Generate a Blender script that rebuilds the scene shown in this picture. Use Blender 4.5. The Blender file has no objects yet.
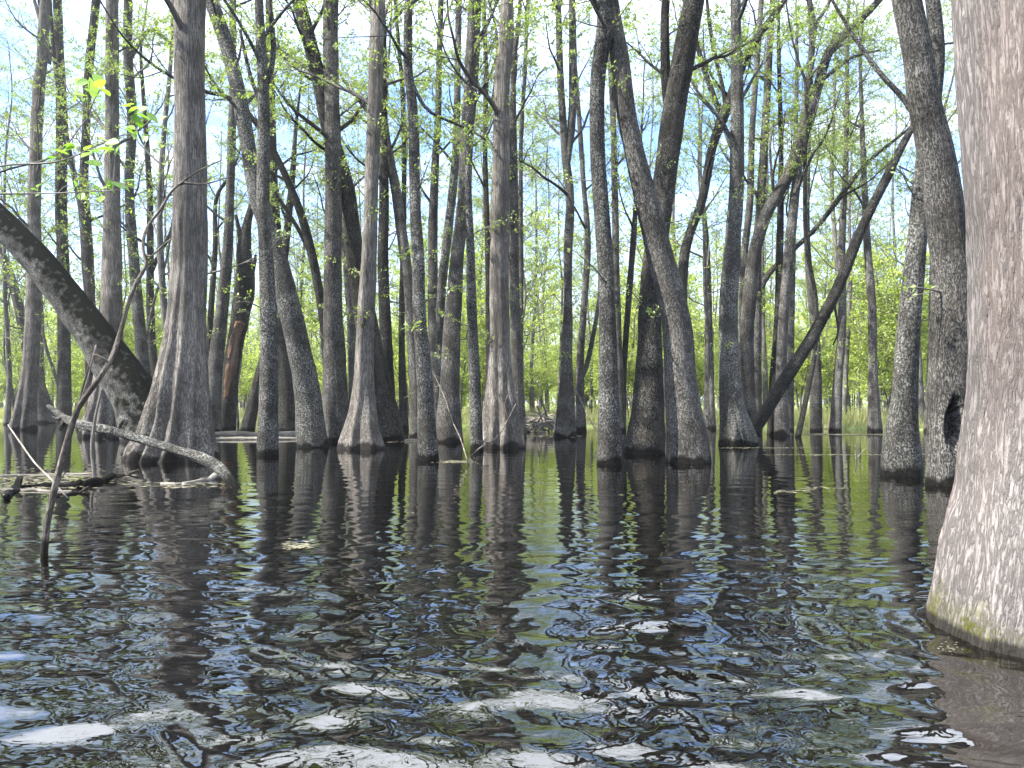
import bpy, math, random
import numpy as np
from mathutils import Vector

random.seed(7)
RNG = np.random.default_rng(11)
scene = bpy.context.scene
C = scene.collection

# ------------------------------------------------------------------ camera
F_PX, CAM_H, HOR = 804.0, 0.9, 405.0
PITCH = math.atan((HOR - 384.0) / F_PX)
cd = bpy.data.cameras.new('camera'); cam = bpy.data.objects.new('camera', cd); C.objects.link(cam)
cam.location = (0, 0, CAM_H); cam.rotation_euler = (math.pi / 2 + PITCH, 0, 0)
cd.sensor_width = 36; cd.lens = F_PX / 1024 * 36; cd.clip_end = 2000; cd.clip_start = 0.05
scene.camera = cam
CP, SP = math.cos(PITCH), math.sin(PITCH)

def at(px, py, Y):
    a, b = (px - 512) / F_PX, (384 - py) / F_PX
    dy, dz = CP - b * SP, SP + b * CP
    return np.array([a / dy * Y, Y, CAM_H + dz / dy * Y])

def depth(py):                      # distance of a point on the water seen at row py
    b = (384 - py) / F_PX
    return -CAM_H * (CP - b * SP) / (SP + b * CP)

# ------------------------------------------------------------------ numpy helpers
def _h(i, j, k, s):
    n = (i * 374761393 + j * 668265263 + k * 2147483647 + s * 974711) & 0xffffffff
    n = ((n ^ (n >> 13)) * 1274126177) & 0xffffffff
    n = ((n ^ (n >> 16)) * 2246822519) & 0xffffffff
    return ((n ^ (n >> 15)) & 0xffffff) / 16777215.0

def vnoise(p, seed=0):
    p = np.asarray(p, float); f = np.floor(p); i = f.astype(np.int64); t = p - f
    t = t * t * (3 - 2 * t); r = 0
    for a in (0, 1):
        wa = t[..., 0] if a else 1 - t[..., 0]
        for b in (0, 1):
            wb = t[..., 1] if b else 1 - t[..., 1]
            for c in (0, 1):
                wc = t[..., 2] if c else 1 - t[..., 2]
                r = r + wa * wb * wc * _h(i[..., 0] + a, i[..., 1] + b, i[..., 2] + c, seed)
    return r

def fbm(p, octv=4, seed=0):
    s, amp, tot, p = 0, 1.0, 0, np.asarray(p, float)
    for o in range(octv):
        s = s + amp * vnoise(p, seed + o * 17); tot += amp; amp *= .5; p = p * 2.03 + 5.1
    return s / tot

def nrm(v): return v / np.maximum(np.linalg.norm(v, axis=-1, keepdims=True), 1e-9)

def mesh(name, V, Fq, mats, smooth=True, attrs=None, tris=False, mi=None):
    V = np.ascontiguousarray(V, dtype=np.float32); Fq = np.ascontiguousarray(Fq, dtype=np.int32)
    n = Fq.shape[1]
    me = bpy.data.meshes.new(name)
    me.vertices.add(len(V)); me.vertices.foreach_set('co', V.ravel())
    me.loops.add(Fq.size); me.loops.foreach_set('vertex_index', Fq.ravel())
    me.polygons.add(len(Fq))
    me.polygons.foreach_set('loop_start', np.arange(0, Fq.size, n, dtype=np.int32))
    me.polygons.foreach_set('loop_total', np.full(len(Fq), n, dtype=np.int32))
    me.polygons.foreach_set('use_smooth', np.full(len(Fq), smooth, dtype=bool))
    if mi is not None: me.polygons.foreach_set('material_index', np.ascontiguousarray(mi, dtype=np.int32))
    for k, a in (attrs or {}).items():
        a = np.ascontiguousarray(a, dtype=np.float32)
        if a.ndim == 2:
            at_ = me.attributes.new(k, 'FLOAT_VECTOR', 'POINT'); at_.data.foreach_set('vector', a.ravel())
        else:
            at_ = me.attributes.new(k, 'FLOAT', 'POINT'); at_.data.foreach_set('value', a)
    for m in (mats if isinstance(mats, (list, tuple)) else [mats]): me.materials.append(m)
    me.update(calc_edges=True)
    return me

def link(name, me, parent=None):
    o = bpy.data.objects.new(name, me); C.objects.link(o)
    if parent is not None: o.parent = parent
    return o

def tag(o, label=None, cat=None, group=None, kind=None):
    if label: o['label'] = label
    if cat: o['category'] = cat
    if group: o['group'] = group
    if kind: o['kind'] = kind
    return o

def empty(name, loc, label, cat, group=None):
    o = bpy.data.objects.new(name, None); C.objects.link(o); o.location = loc
    o.empty_display_size = .3
    return tag(o, label, cat, group)

def resample(P, n=None, step=None, sub=8):
    """Catmull-Rom through rows of P (any columns, first three xyz)."""
    P = np.asarray(P, float)
    if len(P) == 2: P = np.array([P[0], (P[0] + P[1]) / 2, P[1]])
    Q = np.vstack([2 * P[0] - P[1], P, 2 * P[-1] - P[-2]])
    out = []
    for i in range(1, len(Q) - 2):
        t = np.linspace(0, 1, sub, endpoint=False)[:, None]
        a, b, c, d = Q[i - 1], Q[i], Q[i + 1], Q[i + 2]
        out.append(.5 * (2 * b + (c - a) * t + (2 * a - 5 * b + 4 * c - d) * t ** 2 + (3 * b - a - 3 * c + d) * t ** 3))
    out = np.vstack(out + [P[-1:]])
    L = np.concatenate([[0], np.cumsum(np.linalg.norm(np.diff(out[:, :3], axis=0), axis=1))])
    if n is None: n = max(4, int(L[-1] / step) + 1)
    s = np.linspace(0, L[-1], n)
    return np.stack([np.interp(s, L, out[:, k]) for k in range(out.shape[1])], 1)

def interp_at(P, s_idx):
    i = np.clip(np.floor(s_idx).astype(int), 0, len(P) - 2); f = (s_idx - i)[:, None]
    return P[i] * (1 - f) + P[i + 1] * f

def tube_detail(P, R, sides, seed, lump=.05, flute=None, fine=0.0, finef=(18, 3), hollow=None, cap=True, ref=(0, 1, 0), crack=None):
    """One bark-covered limb. P (K,3), R (K,). flute=(count, amp array)."""
    K = len(P); T = nrm(np.gradient(P, axis=0)); ref = np.broadcast_to(np.array(ref, float), T.shape)
    U = nrm(np.cross(T, ref)); W = nrm(np.cross(T, U))
    th = np.linspace(0, 2 * np.pi, sides, endpoint=False)
    L = np.concatenate([[0], np.cumsum(np.linalg.norm(np.diff(P, axis=0), axis=1))])
    TH, LL = np.meshgrid(th, L); RR = np.repeat(R[:, None], sides, 1)
    bx, by = np.cos(TH) * RR, np.sin(TH) * RR
    bark = np.stack([bx, by, LL], -1)
    so = seed * 3.7
    r = RR * (1 + lump * 2 * (fbm(np.stack([np.cos(TH) * 1.3 + so, np.sin(TH) * 1.3, LL * 1.1], -1), 3, seed) - .5) * 2)
    if flute is not None:
        n, amp = flute
        wob = 1.2 * (fbm(np.stack([np.cos(TH) + so, np.sin(TH), LL * .5], -1), 2, seed + 3) - .5)
        ph = TH * n + wob * n * .55 + seed
        w = np.abs(np.sin(ph / 2)) ** .75
        w2 = np.abs(np.sin(ph * 1.0 + 1.3)) ** .8
        r = r * (1 + amp[:, None] * (w * .75 + w2 * .25 - .84))
    if fine > 0:
        q = np.stack([bx * finef[0] + so, by * finef[0], LL * finef[1]], -1)
        a = 1 - np.abs(2 * fbm(q, 3, seed + 5) - 1) * 1.6
        b = fbm(np.stack([bx * finef[0] * 2.2, by * finef[0] * 2.2 + so, LL * finef[1] * 4], -1), 3, seed + 9)
        r = r + fine * (a * .9 + (b - .5) * 1.3)
    if crack is not None:
        tc, z1 = crack
        dd = np.angle(np.exp(1j * (TH - tc - .10 * np.sin(P[:, 2] * 9)[:, None])))
        r = r - .05 * np.exp(-(dd / .04) ** 2) * np.clip((z1 - P[:, 2]) / .25, 0, 1)[:, None]
    V = P[:, None] + U[:, None] * (np.cos(TH) * r)[..., None] + W[:, None] * (np.sin(TH) * r)[..., None]
    if hollow is not None:
        cpt, halfz, halfw, dep = hollow            # opening centre (world), half height, half width, depth
        cpt = np.array(cpt); zz = (V[..., 2] - cpt[2]) / halfz
        ww = halfw * (1 - .35 * np.clip(zz, -1, 1))
        side = (V[..., 0] - cpt[0]) / ww
        front = V[..., 1] < P[:, 1][:, None]
        d2 = np.sqrt(side ** 2 + zz ** 2)
        k = np.clip((1.08 - d2) / .3, 0, 1) * front; k = k * k * (3 - 2 * k)
        rim = np.exp(-((d2 - 1.28) / .2) ** 2) * front
        V[..., 1] += k * dep - rim * .03
    V = V.reshape(-1, 3)
    i = np.arange(K - 1)[:, None] * sides; j = np.arange(sides)[None]; j2 = (j + 1) % sides
    Fq = np.stack([i + j, i + j2, i + sides + j2, i + sides + j], -1).reshape(-1, 4)
    if cap:
        V = np.vstack([V, P[-1] + T[-1] * R[-1] * .5, P[0] - T[0] * R[0] * .4]); n0 = len(V) - 2; jj = np.arange(sides); jn = (jj + 1) % sides
        top = np.stack([(K - 1) * sides + jj, (K - 1) * sides + jn, np.full(sides, n0), np.full(sides, n0)], -1)
        bot = np.stack([jn, jj, np.full(sides, n0 + 1), np.full(sides, n0 + 1)], -1)
        # caps as degenerate-free quads: pair up neighbouring wedges
        t2 = np.stack([(K - 1) * sides + jj[::2], (K - 1) * sides + (jj[::2] + 1) % sides, (K - 1) * sides + (jj[::2] + 2) % sides, np.full(len(jj[::2]), n0)], -1)
        b2 = np.stack([(jj[::2] + 2) % sides, (jj[::2] + 1) % sides, jj[::2], np.full(len(jj[::2]), n0 + 1)], -1)
        Fq = np.vstack([Fq, t2, b2])
        bark = np.vstack([bark.reshape(-1, 3), [[0, 0, L[-1]]], [[0, 0, 0]]])
    else: bark = bark.reshape(-1, 3)
    return V, Fq[:, ::-1], bark

def tubes(P, R, sides=4):
    """Batch of thin tubes, P (N,K,3), R (N,K)."""
    N, K, _ = P.shape
    T = nrm(np.gradient(P, axis=1)); A = nrm(P[:, -1] - P[:, 0])
    ref = np.where(np.abs(A[:, 2:3]) < .8, np.array([[0, 0, 1.]]), np.array([[0, 1., 0]]))[:, None]
    U = nrm(np.cross(T, np.broadcast_to(ref, T.shape))); W = np.cross(T, U)
    th = np.linspace(0, 2 * np.pi, sides, endpoint=False)
    V = P[:, :, None] + (U[:, :, None] * np.cos(th)[:, None] + W[:, :, None] * np.sin(th)[:, None]) * R[:, :, None, None]
    b = (np.arange(N) * K * sides)[:, None, None]; i = (np.arange(K - 1) * sides)[None, :, None]; j = np.arange(sides)[None, None]; j2 = (j + 1) % sides
    Fq = np.stack([b + i + j, b + i + j2, b + i + sides + j2, b + i + sides + j], -1).reshape(-1, 4)
    return V.reshape(-1, 3), Fq[:, ::-1]

def spawn(P, R, rng, n, t0, t1, L0, ang, up=.25, wander=.25, K=5, lfall=.5, rmin=.003, rk=.6, flat=0.):
    """n children from every polyline."""
    N, Kp, _ = P.shape
    t = (t0 + (t1 - t0) * (np.arange(n)[None] + rng.random((N, n))) / n).ravel()
    pi = np.repeat(np.arange(N), n); s = t * (Kp - 1); i = np.clip(np.floor(s).astype(int), 0, Kp - 2); f = (s - i)[:, None]
    S = P[pi, i] * (1 - f) + P[pi, i + 1] * f; T = nrm(P[pi, i + 1] - P[pi, i])
    r0 = R[pi, i] * (1 - f[:, 0]) + R[pi, i + 1] * f[:, 0]
    M = len(t); az = (np.arange(M) * 2.4 + rng.random(M) * 1.6)
    ref = np.where(np.abs(T[:, 2:3]) < .85, np.array([[0, 0, 1.]]), np.array([[0, 1., 0]]))
    U = nrm(np.cross(T, ref)); W = np.cross(T, U)
    if flat > 0:                                  # sprays lie flat: keep children near the horizontal plane
        side = np.where(np.arange(M) % 2 == 0, 1., -1.)[:, None]
        perp = nrm(U * side + W * (rng.normal(0, 1, (M, 1)) * (1 - flat)))
    else:
        perp = U * np.cos(az)[:, None] + W * np.sin(az)[:, None]
    a = np.radians(ang) * (1 + rng.normal(0, .2, M))[:, None]
    D = nrm(T * np.cos(a) + perp * np.sin(a))
    L = L0 * (1 - lfall * (t - t0) / max(t1 - t0, 1e-6)) * (.6 + .7 * rng.random(M))
    Q = np.zeros((M, K, 3)); Q[:, 0] = S
    d = D.copy()
    for k in range(1, K):
        d = nrm(d + np.array([0, 0, up]) / (K - 1) + rng.normal(0, wander / math.sqrt(K), (M, 3)))
        Q[:, k] = Q[:, k - 1] + d * (L / (K - 1))[:, None]
    rs = np.minimum(r0 * rk, L * .016 + .002); rs = np.maximum(rs, rmin)
    RR = rs[:, None] * np.linspace(1, .3, K)[None]; RR = np.maximum(RR, rmin * .7)
    return Q, RR

def leaves(P, rng, per, size, spread=.05, flatz=.6, t0=.15):
    """small pointed leaves along twigs. returns V, F, tint"""
    N, K, _ = P.shape; M = N * per
    t = t0 + (1 - t0) * rng.random(M); pi = np.repeat(np.arange(N), per); s = t * (K - 1); i = np.clip(s.astype(int), 0, K - 2); f = (s - i)[:, None]
    S = P[pi, i] * (1 - f) + P[pi, i + 1] * f
    T = nrm(P[pi, i + 1] - P[pi, i])
    D = nrm(T * .5 + rng.normal(0, .6, (M, 3)) + np.array([0, 0, -.15]))
    S = S + D * spread * rng.random((M, 1))
    up = nrm(np.array([0, 0, 1.]) * flatz + rng.normal(0, .5, (M, 3)))
    X = nrm(np.cross(D, up)); l = size * (.55 + .8 * rng.random((M, 1))); w = l * (.24 + .1 * rng.random((M, 1)))
    nn = nrm(np.cross(X, D))
    V = np.stack([S, S + D * l * .5 + X * w + nn * w * .25, S + D * l, S + D * l * .5 - X * w + nn * w * .25], 1).reshape(-1, 3)
    b = np.arange(M)[:, None] * 4
    tint = np.repeat(np.clip(rng.random(M) * .7 + .3 * vnoise(S * .9, 5), 0, 1), 4)
    return V, b + np.array([[0, 1, 2, 3]]), tint

def joinVF(parts):
    Vs, Fs, o = [], [], 0
    for V, Fq in parts: Vs.append(V); Fs.append(Fq + o); o += len(V)
    return np.vstack(Vs), np.vstack(Fs)

# ------------------------------------------------------------------ materials
class NT:
    def __init__(s, m): s.t = m.node_tree; s.n = s.t.nodes; s.l = s.t.links
    def add(s, typ, **kw):
        n = s.n.new(typ)
        for k, v in kw.items():
            if k.startswith('in_'):
                key = k[3:]; key = int(key) if key.isdigit() else key.replace('_', ' ')
                n.inputs[key].default_value = v
            else: setattr(n, k, v)
        return n
    def ln(s, a, b): s.l.new(a, b)

def newmat(name):
    m = bpy.data.materials.new(name); m.use_nodes = True
    t = NT(m); t.bsdf = m.node_tree.nodes['Principled BSDF']; return m, t

def ramp(t, fac, stops):
    r = t.add('ShaderNodeValToRGB'); e = r.color_ramp.elements
    while len(e) < len(stops): e.new(.5)
    for k, (p, c) in enumerate(stops):
        e[k].position = p; e[k].color = (c, c, c, 1) if isinstance(c, (int, float)) else (*c, 1)
    t.ln(fac, r.inputs[0]); return r.outputs[0]

def mixc(t, fac, a, b, blend='MIX'):
    n = t.add('ShaderNodeMix', data_type='RGBA', blend_type=blend)
    for sock, v in ((n.inputs[0], fac), (n.inputs[6], a), (n.inputs[7], b)):
        if isinstance(v, (int, float)): sock.default_value = v
        elif isinstance(v, tuple): sock.default_value = (*v, 1)
        else: t.ln(v, sock)
    return n.outputs[2]

def math_(t, op, a, b=None, clamp=False):
    n = t.add('ShaderNodeMath', operation=op, use_clamp=clamp)
    for k, v in enumerate((a, b)):
        if v is None: continue
        if isinstance(v, (int, float)): n.inputs[k].default_value = v
        else: t.ln(v, n.inputs[k])
    return n.outputs[0]

def bark_mat(name, dark, light, lichen=.3, lichen_col=(.26, .265, .235), fib=26, vstr=.16, bump=.5, bdist=.03, moss=0., wet=.17, warm=(.17, .145, .115), warmth=.15, algae=0.):
    m, t = newmat(name)
    a = t.add('ShaderNodeAttribute', attribute_name='bark'); oi = t.add('ShaderNodeObjectInfo')
    off = t.add('ShaderNodeVectorMath', operation='ADD'); rv = t.add('ShaderNodeCombineXYZ')
    t.ln(math_(t, 'MULTIPLY', oi.outputs['Random'], 37.), rv.inputs[0]); t.ln(a.outputs['Vector'], off.inputs[0]); t.ln(rv.outputs[0], off.inputs[1])
    mp = t.add('ShaderNodeMapping'); mp.inputs['Scale'].default_value = (1, 1, vstr); t.ln(off.outputs[0], mp.inputs[0])
    n1 = t.add('ShaderNodeTexNoise', in_Scale=fib, in_Detail=6., in_Roughness=.62); t.ln(mp.outputs[0], n1.inputs['Vector'])
    n2 = t.add('ShaderNodeTexNoise', in_Scale=fib * 2.6, in_Detail=4., in_Roughness=.6)
    mp2 = t.add('ShaderNodeMapping'); mp2.inputs['Scale'].default_value = (1, 1, min(1., vstr * 2.6)); t.ln(off.outputs[0], mp2.inputs[0]); t.ln(mp2.outputs[0], n2.inputs['Vector'])
    big = t.add('ShaderNodeTexNoise', in_Scale=1.7, in_Detail=4., in_Roughness=.6); t.ln(off.outputs[0], big.inputs['Vector'])
    ridg = math_(t, 'ABSOLUTE', math_(t, 'SUBTRACT', n1.outputs[0], .5))
    fis = ramp(t, ridg, [(0.0, 0.), (.07, .55), (.2, 1.)])
    h = math_(t, 'ADD', math_(t, 'MULTIPLY', fis, .65), math_(t, 'MULTIPLY', n2.outputs[0], .5))
    col = mixc(t, ramp(t, h, [(.3, 0.), (.85, 1.)]), dark, light)
    col = mixc(t, ramp(t, big.outputs[0], [(.38, .62), (.62, 0.)]), col, tuple(c * .62 for c in dark))
    wn = t.add('ShaderNodeTexNoise', in_Scale=3.1, in_Detail=5.); t.ln(mp.outputs[0], wn.inputs['Vector'])
    col = mixc(t, math_(t, 'MULTIPLY', ramp(t, wn.outputs[0], [(.5, 0.), (.68, 1.)]), warmth), col, warm)
    if lichen > 0:
        ls = t.add('ShaderNodeTexNoise', in_Scale=38., in_Detail=5., in_Roughness=.68); t.ln(off.outputs[0], ls.inputs['Vector'])
        lf = ramp(t, ls.outputs[0], [(.60 - lichen * .16, 0.), (.66 - lichen * .16, 1.)])
        lb = ramp(t, big.outputs[0], [(.42, .25), (.62, 1.)])
        col = mixc(t, math_(t, 'MULTIPLY', math_(t, 'MULTIPLY', lf, lb), .75), col, lichen_col)
    g = t.add('ShaderNodeNewGeometry'); sx = t.add('ShaderNodeSeparateXYZ'); t.ln(g.outputs['Position'], sx.inputs[0])
    gn = t.add('ShaderNodeTexNoise', in_Scale=6., in_Detail=4.); t.ln(g.outputs['Position'], gn.inputs['Vector'])
    if moss > 0:
        nz = t.add('ShaderNodeSeparateXYZ'); t.ln(g.outputs['Normal'], nz.inputs[0])
        moss_shade = math_(t, 'MULTIPLY', math_(t, 'ADD', nz.outputs[2], math_(t, 'MULTIPLY', math_(t, 'SUBTRACT', gn.outputs[0], .36), 2.2), clamp=True), moss, clamp=True)
        col = mixc(t, moss_shade, col, (.005, .0055, .0035))  # moss on upward faces, its colour blackened to paint in shade as well
    if algae > 0:
        zz = math_(t, 'ADD', sx.outputs[2], math_(t, 'MULTIPLY', math_(t, 'SUBTRACT', gn.outputs[0], .5), .42))
        an = t.add('ShaderNodeTexNoise', in_Scale=46., in_Detail=5.); t.ln(g.outputs['Position'], an.inputs['Vector'])
        af = math_(t, 'MULTIPLY', ramp(t, zz, [(.02, 1.), (.16, 0.)]), ramp(t, an.outputs[0], [(.40, .25), (.56, 1.)]))
        col = mixc(t, math_(t, 'MULTIPLY', af, algae), col, (.085, .088, .016))
    if wet > 0:
        zz = math_(t, 'ADD', sx.outputs[2], math_(t, 'MULTIPLY', math_(t, 'SUBTRACT', wn.outputs[0], .5), wet * 2.6))
        wf = ramp(t, zz, [(wet * .45, 1.), (wet * .85, 0.)])
        col = mixc(t, math_(t, 'MULTIPLY', wf, .94), col, tuple(c * .2 for c in dark))
        t.ln(math_(t, 'SUBTRACT', .9, math_(t, 'MULTIPLY', wf, .3)), t.bsdf.inputs['Roughness'])
    else: t.bsdf.inputs['Roughness'].default_value = .88
    val = t.add('ShaderNodeHueSaturation'); t.ln(math_(t, 'ADD', .84, math_(t, 'MULTIPLY', oi.outputs['Random'], .32)), val.inputs['Value']); t.ln(col, val.inputs['Color'])
    t.ln(val.outputs[0], t.bsdf.inputs['Base Color'])
    b = t.add('ShaderNodeBump', in_Strength=bump, in_Distance=bdist); t.ln(h, b.inputs['Height']); t.ln(b.outputs[0], t.bsdf.inputs['Normal'])
    t.bsdf.inputs['Specular IOR Level'].default_value = .04
    return m

M = {}
M['cyp'] = bark_mat('bark_cypress', (.055, .050, .044), (.24, .22, .198), lichen=.12, fib=46, vstr=.05, bump=.55, bdist=.02, warmth=.06)
M['grey'] = bark_mat('bark_grey', (.022, .0205, .0185), (.20, .19, .177), lichen=.35, fib=48, vstr=.2, bump=.9)
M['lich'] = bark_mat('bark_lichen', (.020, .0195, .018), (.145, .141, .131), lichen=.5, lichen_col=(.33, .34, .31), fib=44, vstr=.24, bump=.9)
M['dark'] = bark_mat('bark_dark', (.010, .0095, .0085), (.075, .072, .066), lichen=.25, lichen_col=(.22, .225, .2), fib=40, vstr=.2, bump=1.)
M['moss'] = bark_mat('bark_mossy_shade', (.035, .033, .029), (.15, .143, .13), lichen=.5, lichen_col=(.27, .28, .25), fib=30, vstr=.2, bump=.6, moss=1.5)
M['near'] = bark_mat('bark_flaky', (.135, .122, .115), (.25, .23, .22), lichen=0, lichen_col=(.29, .275, .265), fib=46, vstr=.13, bump=1., bdist=.014, warm=(.30, .22, .185), warmth=.2, wet=.05, algae=.9)
M['stick'] = bark_mat('bark_stick', (.07, .06, .05), (.27, .235, .205), lichen=.2, fib=50, vstr=.15, bump=.6, wet=.12)
M['wood'] = bark_mat('wood_weathered', (.11, .10, .087), (.32, .30, .265), lichen=0, fib=60, vstr=.08, bump=.4, bdist=.005, wet=0, warmth=.2)
M['rot'] = bark_mat('wood_rotten', (.09, .055, .035), (.33, .215, .15), lichen=0, fib=40, vstr=.3, bump=.9, bdist=.03, wet=0, warmth=.6)
M['bg'] = bark_mat('bark_far', (.05, .048, .045), (.19, .182, .17), lichen=.2, fib=14, vstr=.2, bump=.4, wet=.15)

def simple(name, col, rough=.85):
    m, t = newmat(name)
    g = t.add('ShaderNodeNewGeometry'); n = t.add('ShaderNodeTexNoise', in_Scale=3.5, in_Detail=4.); t.ln(g.outputs['Position'], n.inputs['Vector'])
    t.ln(mixc(t, ramp(t, n.outputs[0], [(.35, 0.), (.65, 1.)]), tuple(c * .6 for c in col), tuple(c * 1.3 for c in col)), t.bsdf.inputs['Base Color'])
    t.bsdf.inputs['Roughness'].default_value = rough; return m
M['twig'] = simple('twig_bark', (.085, .078, .069))
M['twigd'] = simple('twig_dark', (.05, .044, .038))

def leaf_mat(name, c0, c1, tr=.5):
    m, t = newmat(name); t.n.remove(t.bsdf); out = t.n['Material Output']
    a = t.add('ShaderNodeAttribute', attribute_name='tint')
    col = mixc(t, a.outputs['Fac'], c0, c1)
    d = t.add('ShaderNodeBsdfDiffuse'); tb = t.add('ShaderNodeBsdfTranslucent'); gl = t.add('ShaderNodeBsdfGlossy'); gl.inputs['Roughness'].default_value = .45
    t.ln(col, d.inputs[0])
    t.ln(mixc(t, 1., col, (1.25, 1.35, .6), 'MULTIPLY'), tb.inputs[0])
    gl.inputs[0].default_value = (1, 1, 1, 1)
    m1 = t.add('ShaderNodeMixShader'); m1.inputs[0].default_value = tr; t.ln(d.outputs[0], m1.inputs[1]); t.ln(tb.outputs[0], m1.inputs[2])
    m2 = t.add('ShaderNodeMixShader'); m2.inputs[0].default_value = .03; t.ln(m1.outputs[0], m2.inputs[1]); t.ln(gl.outputs[0], m2.inputs[2])
    t.ln(m2.outputs[0], out.inputs[0]); return m
M['leaf'] = leaf_mat('leaf_spring', (.11, .165, .042), (.25, .31, .09), .55)
M['leafl'] = leaf_mat('leaf_lime', (.22, .30, .065), (.45, .49, .16), .6)
M['leafn'] = leaf_mat('leaf_near', (.12, .24, .05), (.26, .42, .06), .5)

# ------------------------------------------------------------------ trees
def grow(rng, limbs_P, limbs_R, d, leafsize, dens=1., per=7, n2=7, n3=6, L2=1.1, L3=.42, skip=False, thin=0., zoff=0., yoff=0.):
    """limbs -> branches -> twigs -> leaves. returns branch mesh arrays, leaf arrays"""
    rm = max(.0022, .00016 * d)
    P2, R2 = spawn(limbs_P, limbs_R, rng, n2, .22, 1., L2, 52, up=.15, K=5, rmin=rm * 1.4, flat=.55, lfall=.35)
    P3, R3 = spawn(P2, R2, rng, n3, .12, 1., L3, 48, up=.05, K=4, rmin=rm, flat=.6, lfall=.3)
    keep = rng.random(len(P3)) < dens
    above = (P3[:, 0, 2] + zoff - CAM_H) / np.maximum(P3[:, 0, 1] + yoff, .5) > .54       # leaves out of view overhead, thinned so the water mirrors more sky
    keep &= ~(above & (rng.random(len(P3)) < thin))
    P4 = P3[keep]
    br = joinVF(([] if skip else [tubes(limbs_P, limbs_R, 6)]) + [tubes(P2, R2, 4), tubes(P3, R3, 3)])
    # foliage comes in patches: some branches bare, some full
    patch = vnoise(P4[:, -1] * .55, 3); pk = patch > .24
    lv = leaves(P4[pk], rng, per, leafsize, t0=.35)
    return br, lv

SEED = [0]
def trace(pts, d, wob=.02, seed=0):
    """pixel outline points (x, y, width) at distance d -> rows x,y,z,r top to bottom, with a gentle real lean in depth"""
    r = random.Random(seed); lean = r.uniform(-.6, .6) * .05 * d * wob / .02 * .5; d_ = .6 * wob; ph = r.uniform(0, 6)
    y1 = max(p[1] for p in pts); out = []
    for x, y, w in pts:
        k = (y1 - y) / 450.; D = d + lean * k + d_ * d * math.sin(ph + k * 5) * min(1, k * 3)
        q = at(x, y, D); out.append([*q, w * D / F_PX / 2])
    return np.array(out)

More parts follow.
